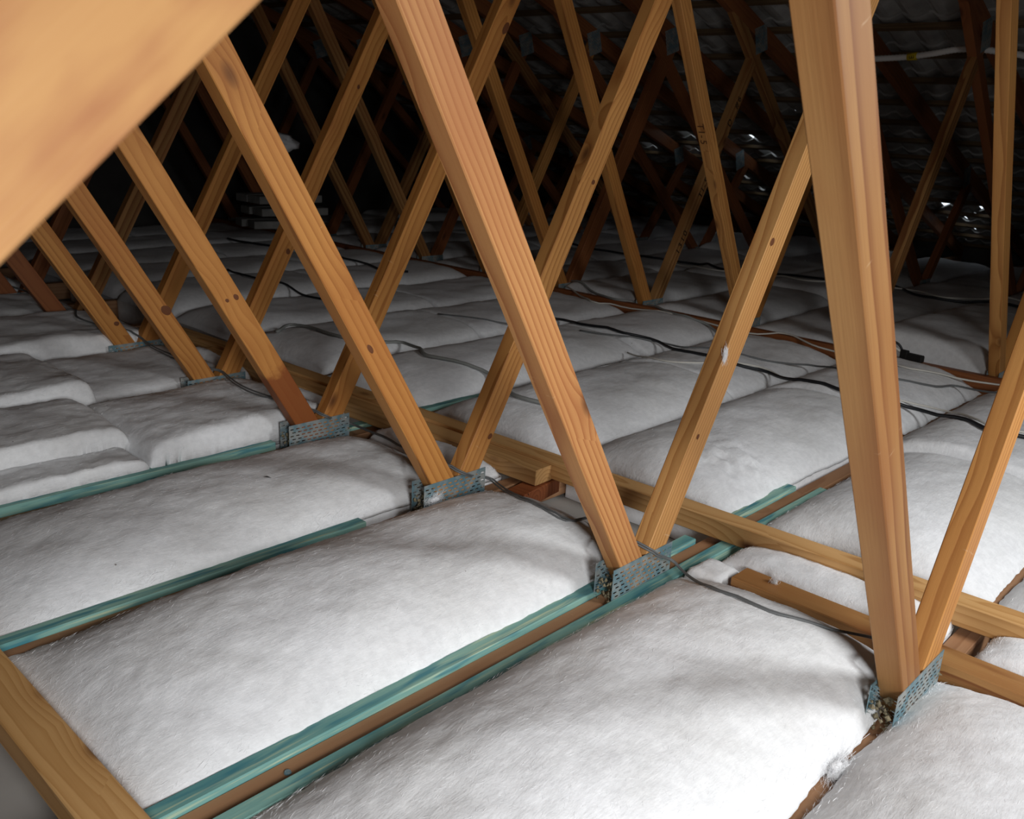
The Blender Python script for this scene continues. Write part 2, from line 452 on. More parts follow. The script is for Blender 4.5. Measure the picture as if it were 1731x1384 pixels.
# ------------------------------------------------------------------ trusses
def web_mesh(base, ang_deg, width, zcut, topfun, hy, ybias=0.0):
    """prism along local x (foot at -x ... ) returned with its transform; foot cut level, top cut on the chord"""
    a = math.radians(ang_deg); dx, dz = math.cos(a), math.sin(a)
    nx_, nz_ = -dz, dx
    def s_at(off, fn):
        # parameter along the axis where the line offset by off meets z = fn(x)
        lo, hi = -0.5, 5.0
        for _ in range(50):
            mid = (lo + hi) / 2
            x = base[0] + dx * mid + nx_ * off; z = base[1] + dz * mid + nz_ * off
            if z < fn(x): lo = mid
            else: hi = mid
        return lo
    h = width / 2
    b0, b1 = s_at(-h, lambda x: zcut), s_at(h, lambda x: zcut)
    t0, t1 = s_at(-h, topfun), s_at(h, topfun)
    mid = (b0 + t0) / 2
    # local x runs from the top down to the foot so that stains sit at +x
    poly = [(mid - b0, -h), (mid - t0, -h), (mid - t1, h), (mid - b1, h)]
    me = prism('web', poly, -hy, hy)
    # local x -> -(dx,dz); local z -> (nx_,nz_); local y -> world y sign to stay right-handed
    M = Matrix(((-dx, 0, nx_, base[0] + dx * mid), (0, 1, 0, ybias), (-dz, 0, nz_, base[1] + dz * mid), (0, 0, 0, 1)))
    if M.to_3x3().determinant() < 0:
        M = Matrix(((-dx, 0, nx_, base[0] + dx * mid), (0, -1, 0, ybias), (-dz, 0, nz_, base[1] + dz * mid), (0, 0, 0, 1)))
    return me, M

def plate_mesh(name, L, z0, z1, slots=True):
    """nail plate in the xz plane facing -y, punched with staggered slots, teeth bent to +y"""
    v, f = [], []
    def quad(x0, x1, a, b, y=0.0):
        i = len(v); v.extend([(x0, y, a), (x1, y, a), (x1, y, b), (x0, y, b)]); f.append((i, i + 1, i + 2, i + 3))
    px, pz, sl, sh = 0.0199, 0.0105, 0.0125, 0.0032
    rows = int((z1 - z0) / pz)
    if not slots:
        quad(-L / 2, L / 2, z0, z1)
    else:
        for r in range(rows):
            za = z0 + r * pz; zb = za + sh; zc = za + pz if r < rows - 1 else z1
            quad(-L / 2, L / 2, zb, zc)
            x = -L / 2; xs = -L / 2 + (0.004 if r % 2 else 0.011)
            while xs + sl < L / 2 - 0.002:
                quad(x, xs, za, zb)
                i = len(v)   # two teeth per slot
                v.extend([(xs, 0, za), (xs, 0, zb), (xs + 0.001, 0.009, (za + zb) / 2), (xs + sl, 0, za), (xs + sl, 0, zb), (xs + sl - 0.001, 0.009, (za + zb) / 2)])
                f.append((i, i + 1, i + 2)); f.append((i + 3, i + 4, i + 5))
                x = xs + sl; xs += px
            quad(x, L / 2, za, zb)
    # rolled rim for thickness
    for (x0, x1, a, b) in ((-L / 2, L / 2, z1, z1), (-L / 2, -L / 2, z0, z1), (L / 2, L / 2, z0, z1)):
        i = len(v); v.extend([(x0, 0, a), (x1, 0, b), (x1, 0.0014, b), (x0, 0.0014, a)]); f.append((i, i + 1, i + 2, i + 3))
    return mesh_from(name, v, f)
PL_A = plate_mesh('connector_plate', 0.219, -0.075, 0.055)
PL_B = plate_mesh('connector_plate', 0.19, -0.08, 0.062)
PL_T = plate_mesh('connector_plate', 0.14, -0.055, 0.075, True)

def crumb_mesh(seed, sx, sy, sz, n=46):
    """rubble of glue and saw crumbs"""
    rnd = random.Random(seed); v, f = [], []
    for _ in range(n):
        c = Vector((rnd.uniform(-sx, sx), rnd.uniform(-sy, sy), rnd.uniform(0, sz)))
        r = rnd.uniform(0.0025, 0.0065)
        i = len(v)
        for d in ((1, 0, 0), (-1, 0, 0), (0, 1, 0), (0, -1, 0), (0, 0, 1), (0, 0, -1)):
            v.append(c + Vector(d) * r * rnd.uniform(0.5, 1.4))
        for t in ((0, 2, 4), (2, 1, 4), (1, 3, 4), (3, 0, 4), (2, 0, 5), (1, 2, 5), (3, 1, 5), (0, 3, 5)):
            f.append(tuple(i + q for q in t))
    return mesh_from('crumbs', v, f)
CRUMBS = [crumb_mesh(k, 0.024, 0.019, 0.050) for k in range(3)]

BEAM0 = (42.5, (-1.385, 0.959))
webs_spec = [   # key, foot x, foot z, angle
    ('AL', -0.012, 0.0, 121.0), ('AR', 0.020, 0.0, 60.8), ('BL', 2.605, 0.0, 120.9), ('BR', 2.638, 0.0, 60.6),
    ('CL', 5.010, 0.0, 139.5), ('CR', 5.060, 0.0, 52.0), ('DR', -2.464, -0.03, 42.5), ('DL', -2.44, 0.0, 128.0)]
mat_pick = {(0, 'AL'): 'brown', (0, 'AR'): 'honey', (0, 'DR'): 'blur', (1, 'AL'): 'red', (1, 'AR'): 'pale', (2, 'AL'): 'orange', (2, 'AR'): 'honey',
            (3, 'AL'): 'stain', (3, 'AR'): 'orange', (4, 'AL'): 'orange', (4, 'AR'): 'orange', (5, 'AL'): 'orange', (6, 'AL'): 'dark', (5, 'BR'): 'dark',
            (1, 'BL'): 'honey', (2, 'BR'): 'brown', (4, 'BR'): 'brown'}
truss_lab = [
    'nearest roof truss, with the blurred web at top left and the broad right-hand post',
    'second roof truss from the camera, with the reddish ringed web in the middle',
    'third roof truss from the camera, with the smooth orange web and blue-grey foot plate',
    'fourth roof truss from the camera, its web water-stained dark at the foot',
    'fifth roof truss from the camera, with pen figures on its far web',
    'sixth roof truss from the camera, with a wide dark web on its far side',
]
random.seed(12)
webpos = {}
for n in range(NT):
    T = empty('roof_truss', (0, SP * n, 0))
    lab = truss_lab[n] if n < len(truss_lab) else '%s roof truss from the camera, in the dim depth of the loft' % ORD[n]
    tag(T, lab, 'truss', 'timber roof trusses in a row')
    bc = link('bottom_chord', box_mesh('bottom_chord', 13.1, 2 * HW, 0.09), PINE['chord'], T)
    bc.location = (1.31, 0, CHT - 0.045)
    L = 6.95
    for sgn in (1, -1):
        me = box_mesh('top_chord', L, 2 * HW, TOPN)
        tcd = link('top_chord', me, PINE['dark' if sgn > 0 else 'orange'], T)  # far-slope chords take dark wood to paint in the dimness
        c = Vector((APX, 0, APZ)) + Vector((sgn * COSA, 0, -SINA)) * (L / 2 + 0.004) + Vector((sgn * SINA, 0, COSA)) * (TOPN / 2)
        tcd.location = c; tcd.rotation_euler = (0, sgn * ANG, 0)
    for key, fx, fz, ang in webs_spec:
        if key in ('DL',) and n > 2: continue
        jit = random.uniform(-0.5, 0.5) if n > 5 else {(0, 'AL'): 1.2, (1, 'AL'): 0.6}.get((n, key), 0.0)
        w = 0.069 if key[0] in 'ABD' else 0.066
        if (n, key) == (5, 'BR'): w = 0.10
        hy = HW - (0.0006 if key[1] == 'R' else 0.0)
        me, M = web_mesh((fx, fz), ang + jit, w, CHT, under, hy)
        mk = mat_pick.get((n, key)) or random.choice(['dark', 'dark', 'brown'] if n > 6 else ['orange', 'honey', 'orange', 'brown'] if key[0] in 'AB' else ['dark', 'brown'])  # deep webs get darker wood in place of light falloff
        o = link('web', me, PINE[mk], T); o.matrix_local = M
        webpos[(n, key)] = (T, o, M)
    for fx, me in ((0.0, PL_A), (2.62, PL_B), (5.035, PL_B), (-2.45, PL_B)):
        for sgn in (1, -1):
            if fx < -1 and n > 2: continue
            p_ = link('connector_plate', me, PLATE, T)
            p_.location = (fx, -sgn * (HW + 0.0016), 0)
            if sgn < 0: p_.rotation_euler = (0, 0, math.pi)
    for fx in (0.0, 2.62):
        if n < 7:
            c = link('crumbs', CRUMBS[n % 3], CRUMB, T); c.location = (fx - 0.088, 0, CHT); c['kind'] = 'stuff'
            if fx == 0 or n < 5:
                c = link('crumbs', CRUMBS[(n + 1) % 3], CRUMB, T); c.location = (fx + 0.092, 0, CHT); c['kind'] = 'stuff'; c.scale = (0.7, 1.2, 0.8)
    for fx in (3.43, 5.47):
        p_ = link('connector_plate', PL_T, PLATE, T); p_.location = (fx, -HW - 0.0016, under(fx)); p_.rotation_euler = (0, 1.25, 0)

# knots that stand out on the webs
def knot_material():
    s = N('knot_wood')
    P = s.n('ShaderNodeTexCoord').outputs['Object']
    w = s.vec('ADD', P, s.vec('SCALE', s.n('ShaderNodeTexNoise').outputs[1], 0.0))
    r = s.math('ADD', s.vec('LENGTH', s.vec('MULTIPLY', P, (1.0, 0.0, 1.0))), s.math('MULTIPLY', s.noise(P, 120.0, 3.0), 0.006))
    ring = s.math('FRACT', s.math('MULTIPLY', r, 420.0))
    col = s.mix(ring, (0.10, 0.033, 0.014), (0.22, 0.078, 0.028))
    return s.done(col, 0.6, s.bump(ring, 0.3, 0.0008))
KNOT = knot_material()
def knot_mesh(seed):
    rnd = random.Random(seed); v = [(0, -0.0009, 0)]; f = []
    for k, (rr, yy) in enumerate(((0.6, -0.0008), (1.0, 0.0003))):
        for i in range(14):
            th = 2 * math.pi * i / 14; q = rr * (1 + 0.10 * math.sin(2 * th + seed) + rnd.uniform(-0.05, 0.05))
            v.append((q * 0.01 * math.cos(th), yy, q * 0.01 * math.sin(th)))
    for i in range(14):
        j = (i + 1) % 14
        f += [(0, 1 + j, 1 + i), (1 + i, 1 + j, 15 + j, 15 + i)]
    return mesh_from('knot', v, f, True)
KM = [knot_mesh(k) for k in range(4)]
for (u, v, n, key, r, asp) in ((292, 516, 4, 'AL', 1.5, 1.25), (197, 547, 5, 'AL', 0.95, 1.0), (697, 413, 2, 'AR', 0.62, 0.8), (832, 739, 2, 'AR', 0.75, 1.2), (857, 50, 3, 'AR', 1.15, 1.9),
                               (1003, 308, 2, 'AR', 0.70, 1.0), (1297, 398, 1, 'AR', 0.8, 1.3), (1180, 738, 1, 'AR', 0.55, 1.1), (399, 502, 3, 'AL', 0.75, 1.2),
                               (384, 508, 3, 'AL', 0.5, 1.2), (487, 425, 4, 'AR', 0.9, 1.1), (626, 590, 2, 'AL', 0.6, 2.2), (606, 147, 4, 'AR', 0.7, 1.1)):
    T, wo, M = webpos[(n, key)]
    P = on_y(u, v, SP * n - HW)
    ax = Vector(M.col[0][:3]); nz = Vector(M.col[2][:3]); c = Vector(M.translation)
    loc = Vector((P.x, 0, P.z)) - Vector((c.x, 0, c.z))
    a_, b_ = loc.dot(ax), loc.dot(nz)
    b_ = max(-0.022, min(0.022, b_))
    Q = Vector((c.x, -HW - 0.0004, c.z)) + ax * a_ + nz * b_
    k = link('knot', KM[(u + v) % 4], KNOT, T)
    k.location = Q; k.scale = (r * asp, 1, r); k.rotation_euler = (0, -math.atan2(ax.z, ax.x), 0)

# pen writing on two webs of the far row
def writing(text, T, webobj, M, s_from_top, side_off, size, mat, face='front', flip=False, lab=None):
    cu = bpy.data.curves.new('writing', 'FONT'); cu.body = text; cu.size = size; cu.space_character = 1.35; cu.extrude = 0.0
    cu.offset = 0.0004
    tmp = bpy.data.objects.new('tmp_writing', cu); COL.objects.link(tmp)
    dg = bpy.context.evaluated_depsgraph_get()
    me = bpy.data.meshes.new_from_object(tmp.evaluated_get(dg)); me.name = 'writing'
    bpy.data.objects.remove(tmp)
    me.materials.clear()
    o = link('writing', me, mat, T)
    # web axes in truss space
    up = -Vector(M.col[0][:3]); side = Vector(M.col[2][:3]); ctr = Vector(M.translation)
    if face == 'front':
        nrm = Vector((0, -1, 0)); pos0 = -(HW + 0.0008)
        xax = up if not flip else -up
        yax = nrm.cross(xax)
        org = ctr + up * s_from_top + Vector((0, pos0, 0)) + yax * side_off
    else:
        nrm = side if side.x < 0 else -side
        xax = up if not flip else -up
        yax = nrm.cross(xax)
        org = ctr + nrm * (0.0345 + 0.0008) + up * s_from_top + yax * side_off
    R = Matrix((xax, yax, nrm)).transposed().to_4x4()
    o.matrix_local = Matrix.Translation(org) @ R
    if lab: o['label'] = lab
T4, o4, M4 = webpos[(4, 'BR')]
def s_of(z, M): return (z - M.translation.z) / (-M.col[0][2])
writing('1310', T4, o4, M4, s_of(0.30, M4), -0.018, 0.055, BLACK, lab='black pen figures 1310')
writing('TI-5', T4, o4, M4, s_of(0.60, M4), -0.018, 0.055, BLACK, lab='black pen mark TI-5')
writing('D', T4, o4, M4, s_of(0.99, M4), -0.018, 0.055, BLACK)
writing('#6', T4, o4, M4, s_of(1.09, M4), -0.018, 0.055, BLACK)
T3, o3, M3 = webpos[(3, 'BL')]
writing('TI-5', T3, o3, M3, s_of(1.0, M3), -0.012, 0.045, INKB, face='side', flip=True, lab='faint brown pencil mark')

# ------------------------------------------------------------------ long timbers lying across the chords
def plank(name, mat, a, b, w, h, ztop, label, cat, group=None):
    """timber from plan point a to b (its centre line)"""
    a = Vector((*a, 0)); b = Vector((*b, 0)); L = (b - a).length
    o = link(name, box_mesh(name, L, w, h, 0.002), PINE[mat])
    o.location = ((a + b) / 2) + Vector((0, 0, ztop - h / 2))
    o.rotation_euler = (0, 0, math.atan2(b.y - a.y, b.x - a.x))
    tag(o, label, cat, group)
    PLANKS.append((o.matrix_basis.inverted() if False else (Matrix.Translation(o.location) @ Matrix.Rotation(o.rotation_euler.z, 4, 'Z')).inverted(), L / 2, w / 2, ztop))
    return o
PLANKS = []
TEALT = -0.015
plank('runner', 'gold', (0.412, -0.75), (0.272, 3.3), 0.062, 0.052, TEALT + 0.053, 'long yellow timber runner lying across the trusses behind the web feet', 'timber')
plank('runner', 'gold', (0.284, 1.115), (0.215, 2.85), 0.072, 0.046, 0.028, 'short yellow plank with a sawn end beside the long runner', 'timber')
plank('runner', 'brown', (0.175, -0.75), (0.172, 0.435), 0.070, 0.046, 0.012, 'brown weathered plank lying by the nearest web foot', 'timber')
plank('runner', 'gold', (-1.150, -0.4), (-1.146, 1.35), 0.074, 0.046, 0.012, 'yellow sawn timber in the bottom left corner', 'timber')
plank('runner', 'dark', (2.505, -0.7), (2.485, 7.0), 0.046, 0.072, CHT + 0.072, 'long brown runner along the far row of web feet', 'timber')
plank('timber_block', 'block', (0.27, 1.105), (0.262, 1.165), 0.18, 0.045, -0.02, 'small red-brown block under the sawn end of the yellow plank', 'timber')

def teal(x0, x1, y, label, h=0.048, ztop=TEALT, w=0.034):
    o = link('batten', box_mesh('batten', x1 - x0, w, h, 0.002), TEAL)
    o.location = ((x0 + x1) / 2, y, ztop - h / 2)
    tag(o, label, 'batten', 'teal treated battens beside the joists')
yl, yr = HW + 0.018, -HW - 0.018
teal(-1.42, 0.300, SP + yl, 'teal batten on the far edge of the second joist, left of the yellow runner')
teal(0.455, 0.835, SP + yl, 'short teal batten beyond the yellow runner, upper one of the pair')
teal(-1.42, 0.885, SP + yr, 'long teal batten on the near edge of the second joist, passing under the runner')
teal(-1.42, -0.255, 2 * SP + yl, 'teal batten on the third joist between two wool batts')
teal(-1.42, -0.125, 3 * SP + yl, 'teal batten on the fourth joist, left of its foot plate', ztop=-0.004)
teal(0.115, 0.250, 3 * SP + yl, 'stub of teal batten right of the fourth foot plate')
teal(0.470, 0.80, 3 * SP + yl, 'teal batten on the fourth joist beyond the yellow runner')
# low nail head in the second joist
s = bpy.data.meshes.new('nail_head'); bm = bmesh.new(); bmesh.ops.create_cone(bm, cap_ends=True, segments=12, radius1=0.006, radius2=0.005, depth=0.003); bm.to_mesh(s); bm.free()
nh = link('nail_head', s, PLATE); nh.location = (-0.90, SP - 0.004, CHT + 0.0015); tag(nh, 'round nail head in the second joist near the bottom edge', 'nail')

# ------------------------------------------------------------------ insulation batts
BATTS = []
def prof(t, p, q=0.5):
    if isinstance(p, tuple): p = p[0] if t < 0 else p[1]
    t = abs(t)
    return max(0.0, 1 - t ** p) ** q if t < 1 else 0.0
def fbm(x, y, s):
    return noise.fractal(Vector((x, y, s)), 1.0, 2.0, 4)
class Batt:
    def __init__(s, x0, x1, y0, y1, H, px, py, seed, zb=CHT + 0.003, rough=1.0, q=None, tilt=0.0, ripple=None):
        if q is None: q = 0.72 if (py if not isinstance(py, tuple) else py[0]) < 4 else 0.5
        s.__dict__.update(locals())
    def z(s, x, y, wob=True):
        u = (x - s.x0) / (s.x1 - s.x0) * 2 - 1; v = (y - s.y0) / (s.y1 - s.y0) * 2 - 1
        if abs(u) > 1 or abs(v) > 1: return None
        e = prof(u, s.px, 0.5 if (s.px if not isinstance(s.px, tuple) else s.px[u > 0]) > 4 else 0.72) * prof(v, s.py, s.q)
        low = 0.012 * fbm(x * 2.3, y * 2.3, s.seed) + s.tilt * u
        mid = 0.0034 * fbm(x * 9, y * 9, s.seed + 5) * s.rough
        fin = 0.0014 * fbm(x * 34, y * 34, s.seed + 9) * s.rough
        if s.ripple:
            rx, ry, rr, ra = s.ripple
            d = math.hypot(x - rx, y - ry)
            low += ra * math.exp(-(d / rr) ** 2) * (noise.noise(Vector((x * 38, y * 22, 3.0))) + 0.6 * noise.noise(Vector((x * 75, y * 60, 8.0))))
        return s.zb + e * (s.H + low) + (mid + fin) * min(1.0, e * 2.5)
def ground(x, y):
    h = CHT
    for b in BATTS:
        if b.x0 <= x <= b.x1 and b.y0 <= y <= b.y1:
            h = max(h, b.z(x, y))
    for (Mi, l, w, zt) in PLANKS:
        q = Mi @ Vector((x, y, 0))
        if abs(q.x) <= l and abs(q.y) <= w: h = max(h, zt)
    return h
def batt(x0, x1, y0, y1, H, label, px=14, py=2.6, res=0.012, mat=None, cat='insulation', group='white wool batts between the joists', **kw):
    seed = len(BATTS) * 3.7 + 1
    b = Batt(x0, x1, y0, y1, H, px, py, seed, **kw); BATTS.append(b)
    nx = max(8, int((x1 - x0) / res)); ny = max(10, int((y1 - y0) / res))
    def spread(n):
        out = []
        for i in range(n + 1):
            t = i / n * 2 - 1
            out.append(0.4 * t + 0.6 * math.sin(t * math.pi / 2))
        return out
    us, vs_ = spread(nx), spread(ny)
    verts, faces = [], []
    cx, cy = (x0 + x1) / 2, (y0 + y1) / 2
    for u in us:
        for v in vs_:
            x = cx + u * (x1 - x0) / 2; y = cy + v * (y1 - y0) / 2
            z = b.z(min(max(x, x0 + 1e-6), x1 - 1e-6), min(max(y, y0 + 1e-6), y1 - 1e-6))
            # ragged outline
            ey = max(0.0, abs(v) - 0.75) / 0.25; ex = max(0.0, abs(u) - 0.9) / 0.1
            y += ey * (0.010 * noise.noise(Vector((x * 7, v * 3, seed))) + 0.004 * noise.noise(Vector((x * 40, v * 3, seed)))) 
            x += ex * (0.014 * noise.noise(Vector((y * 6, u * 3, seed + 2))))
            verts.append((x - cx, y - cy, z))
    W_ = ny + 1
    for i in range(nx):
        for j in range(ny):
            a = i * W_ + j
            faces.append((a, a + W_, a + W_ + 1, a + 1))
    # skirt: step in at the edge and drop between the joists to the board below
    ringi = [j for j in range(W_)] + [i * W_ + ny for i in range(1, nx + 1)] + [nx * W_ + j for j in range(ny - 1, -1, -1)] + [i * W_ for i in range(nx - 1, 0, -1)]
    base = len(verts); m = len(ringi)
    iy0 = SP * math.floor((cy + 1e-6) / SP) + HW + 0.003; iy1 = SP * (math.floor((cy + 1e-6) / SP) + 1) - HW - 0.003
    for dz in (0, 1):
        for q in ringi:
            x, y, z = verts[q]
            yy = min(max(y + cy, iy0), iy1) - cy
            verts.append((x * 0.995, yy, (z - 0.0015) if dz == 0 else FLOOR_Z + 0.001))
    for k in range(m):
        k2 = (k + 1) % m
        faces.append((ringi[k2], ringi[k], base + k, base + k2))
        faces.append((base + k2, base + k, base + m + k, base + m + k2))
    faces.append(tuple(base + m + k for k in range(m)))
    me = mesh_from('insulation_batt', verts, faces, True)
    o = link('insulation_batt', me, mat or BATT); o.location = (cx, cy, 0)
    tag(o, label, cat, group)
    if res <= 0.012: fuzz(o, int((x1 - x0) * (y1 - y0) * (17000 if res < 0.011 else 8000)), len(BATTS))
    return o
FIBRE = plain('wool_fibre', (0.90, 0.905, 0.915), 0.9, spec=0.05)
def fuzz(o, count, seed, lmin=0.006, lmax=0.018, wid=0.00017):
    """fine loose fibres standing off the surface of a batt"""
    b = BATTS[-1]; rnd = random.Random(seed); v, f = [], []
    cx, cy = o.location.x, o.location.y
    for _ in range(count):
        edge = rnd.random() < 0.18
        if edge:      # more along the edges
            y = b.y0 + 0.03 * rnd.random() if rnd.random() < 0.5 else b.y1 - 0.03 * rnd.random()
            x = rnd.uniform(b.x0 + 0.005, b.x1 - 0.005)
        else:
            x = rnd.uniform(b.x0 + 0.005, b.x1 - 0.005); y = rnd.uniform(b.y0 + 0.004, b.y1 - 0.004)
        z = b.z(x, y); e = 0.008
        zx = b.z(min(x + e, b.x1 - 1e-5), y); zy = b.z(x, min(y + e, b.y1 - 1e-5))
        n_ = Vector((-(zx - z) / e, -(zy - z) / e, 1)).normalized()
        th = rnd.gauss(0.5, 0.9)
        t = Vector((math.cos(th), math.sin(th), 0)); t = (t - n_ * t.dot(n_)).normalized()
        L_ = rnd.uniform(lmin, lmax); up = rnd.uniform(0.05, 0.35) if edge else rnd.uniform(0.0, 0.16)
        d = (t + n_ * up).normalized() * L_
        w = n_.cross(t) * wid
        p = Vector((x - cx, y - cy, z - 0.0006)); i = len(v)
        v += [p - w, p + w, p + d * 0.55 + w * 0.8, p + d + n_ * -0.2 * up * L_]
        f += [(i, i + 1, i + 2), (i, i + 2, i + 3)]
    c = link('wool_fibres', mesh_from('wool_fibres', v, f), FIBRE, o); c['kind'] = 'stuff'
def bay(n, lo=0.010, hi=0.010):
    return SP * n + lo, SP * (n + 1) - hi
TE = 0.040   # edge of a batt that butts against a teal batten
# near side of the web feet
PX = (3.0, 5)
y0, y1 = bay(-1); batt(-0.95, 0.125, y0, y1 + 0.002, 0.085, 'white wool batt in the bottom right corner, right of the nearest joist', px=(9, 6), py=2.6, res=0.009)
y0, y1 = bay(0); batt(-1.112, 0.115, y0, SP - TE - 0.014, 0.104, 'bulging white wool batt at bottom centre between the two nearest joists', px=PX, py=2.3, res=0.009)
batt(-1.112, 0.135, SP + TE + 0.014, 2 * SP - 0.018, 0.100, 'bulging white wool batt between the second and third joists, left of the runner', px=PX, py=2.3, res=0.009)
batt(-1.112, 0.11, 2 * SP + TE + 0.012, 3 * SP - 0.026, 0.080, 'bulging white wool batt between the third and fourth joists, at left', px=PX, py=2.5, res=0.010)
F = 3 * SP
batt(-0.50, 0.12, F + TE + 0.006, F + SP - 0.008, 0.095, 'square-edged wool batt left of the fourth web foot', px=(16, 8), py=(34, 4), res=0.010, rough=1.5)
batt(-1.30, -0.475, F + TE + 0.140, F + SP - 0.005, 0.108, 'wool batt with a torn end, upper layer left of the fourth web foot', px=(22, 18), py=(40, 5), res=0.011, rough=1.5)
batt(-1.30, -0.50, F + TE + 0.004, F + TE + 0.150, 0.055, 'low narrow strip of wool along the fourth joist at the left edge', px=(30, 30), py=(24, 20), res=0.009, rough=1.8)
F = 4 * SP
batt(-0.42, 0.12, F + 0.010, F + SP - 0.01, 0.085, 'wool batt left of the fifth web foot', px=(12, 8), py=5, res=0.012)
batt(-1.40, -0.40, F - 0.012, F + SP - 0.01, 0.125, 'thick square-edged wool batt at the left edge beyond the fourth joist', px=(26, 40), py=(50, 7), res=0.012, rough=1.4)
F = 5 * SP
batt(-1.40, 0.12, F - 0.01, F + SP - 0.01, 0.125, 'thick wool batt left of the sixth web foot', px=20, py=(30, 6), res=0.015, rough=1.5)
for n in range(6, 11):
    y0, y1 = bay(n, -0.005, 0.005)
    batt(-1.40, 0.12, y0, y1, 0.10 + 0.02 * (n % 2), 'wool batt left of the %s web foot, under the blurred web' % ORD[n], px=16, py=5, res=0.022, rough=1.5)
# wool pieces between the feet and the runner
def scrap(x0, x1, y0, y1, H, label, px=6, py=6):
    batt(x0, x1, y0, y1, H, label, px=px, py=py, res=0.010, group='small wool offcuts around the runner', rough=1.6)
scrap(0.215, 0.372, 0.03, 0.515, 0.040, 'strip of wool between the brown plank and the yellow runner')
scrap(0.10, 0.215, 0.445, 0.535, 0.030, 'small wool tuft by the end of the brown plank')
scrap(0.212, 0.372, -0.56, -0.045, 0.050, 'square wool offcut between brown plank and runner at the right edge')
scrap(0.14, 0.240, 1.235, 1.72, 0.050, 'torn wool offcut beside the third web foot', 4, 4)
scrap(0.13, 0.205, 1.90, 2.35, 0.060, 'wool offcut beside the fourth web foot', 4, 4)
scrap(0.13, 0.20, 2.46, 2.93, 0.065, 'wool offcut beside the fifth web foot', 4, 4)
# middle field between the two runners
splits = {-1: 1.45, 0: 1.28, 1: 1.62, 2: 1.50, 3: 1.78, 4: 1.35, 5: 1.62, 6: 1.45, 7: 1.7, 8: 1.5, 9: 1.6, 10: 1.45, 11: 1.6}
random.seed(8)
for n in range(-1, 11):
    y0, y1 = bay(n, 0.009, 0.009); sx = splits[n]
    H = (0.090, 0.085, 0.095, 0.085, 0.080, 0.085, 0.080)[n + 1] if n < 6 else random.uniform(0.07, 0.10)
    pw = (2.6, 2.5, 2.4, 2.6, 3.0, 4.5, 5.0)[n + 1] if n < 6 else 5
    rs = 0.012 if n < 3 else (0.018 if n < 6 else 0.03)
    where = ('in the bay right of the nearest truss' if n < 0 else 'between the %s and %s trusses' % (ORD[n], ORD[n + 1]))
    batt(0.462, sx - 0.001, y0 + {1: 0.034, 3: 0.034}.get(n, 0), y1 - (0.036 if n == 0 else 0), H, 'white wool batt just beyond the yellow runner, ' + where, px=(7, 60), py=pw, res=rs, ripple=((0.72, 0.74, 0.13, 0.020) if n == 1 else None))
    batt(sx + 0.001, 2.455, y0, y1, H + (0.022 if n == 0 else random.uniform(-0.012, 0.012)), 'white wool batt short of the brown runner, ' + where, px=(60, 9), py=pw, res=rs)
# beyond the far row of feet
for n in range(-1, 11):
    y0, y1 = bay(n, 0.004, 0.004)
    where = ('in the bay right of the nearest truss' if n < 0 else 'between the %s and %s trusses' % (ORD[n], ORD[n + 1]))
    xa = 2.56
    for q, lab in enumerate(('dim wool batt just past the brown runner, ', 'dim wool batt midway to the far eaves, ', 'dim wool batt at the far eaves, ')):
        xb = xa + random.uniform(1.15, 1.35) if q < 2 else 6.7
        H = random.uniform(0.07, 0.125)
        if n == 1 and q == 0: H = 0.165
        if n in (2, 3) and q == 0: H = 0.09
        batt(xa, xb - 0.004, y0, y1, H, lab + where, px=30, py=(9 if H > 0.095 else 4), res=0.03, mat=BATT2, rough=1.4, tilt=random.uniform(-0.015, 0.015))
        xa = xb

# ------------------------------------------------------------------ cables
def soft_ground(x, y, d=0.07):
    return sum(ground(x + i * d, y + j * d) for i in (-1, 0, 1) for j in (-1, 0, 1)) / 9
def px_path(pix, r, lift=0.0):
    pts = []
    for (u, v) in pix:
        z = 0.08
        for _ in range(12):
            P = on_z(u, v, z); z = 0.6 * z + 0.4 * (soft_ground(P.x, P.y) + r + lift)
        pts.append(on_z(u, v, z))
    return pts
def drape(pts, r, step=0.03):
    out = smooth_path(pts, step)
    zs = []
    for q in out:
        zs.append(max(q.z, ground(q.x, q.y) + r * 0.9))
    for _ in range(8):     # stiff cable bridges the dips
        zs = [max(zs[i], (zs[max(i - 1, 0)] + zs[min(i + 1, len(zs) - 1)]) / 2) for i in range(len(zs))]
    for q, z in zip(out, zs): q.z = z
    return out
def cable(pix, r, mat, label, flat=1.0, ext=None):
    pts = px_path(pix, r)
    if ext: pts = [Vector(e) for e in ext[0]] + pts + [Vector(e) for e in ext[1]]
    o = link('cable', tube_mesh('cable', drape(pts, r), r, 6, flat), mat)
    return tag(o, label, 'cable', 'loose cables lying over the wool')
cable([(468, 566), (488, 553), (520, 553), (555, 563), (600, 578), (657, 582), (681, 583), (709, 590), (720, 600), (768, 611), (803, 623), (827, 639), (848, 656), (869, 668), (921, 682), (975, 698)],
      0.0085, C_MID, 'thick grey cable snaking behind the webs in the middle', 0.7)
cable([(880, 537), (945, 544), (976, 547), (1026, 555), (1055, 565), (1083, 576), (1113, 584), (1147, 592), (1198, 601), (1245, 617), (1297, 634), (1340, 645), (1440, 668), (1532, 694), (1582, 708), (1669, 726), (1721, 738), (1760, 748)],
      0.0068, C_BLACK, 'thick black cable crossing the middle wool batts')
cable([(980, 559), (1028, 566), (1115, 583), (1160, 588), (1211, 590), (1252, 599), (1297, 611), (1339, 620), (1381, 622), (1450, 632), (1526, 644), (1582, 658), (1617, 657), (1686, 667), (1750, 675)],
      0.0042, C_GREY, 'thin dark grey cable between the black cable and brown runner')
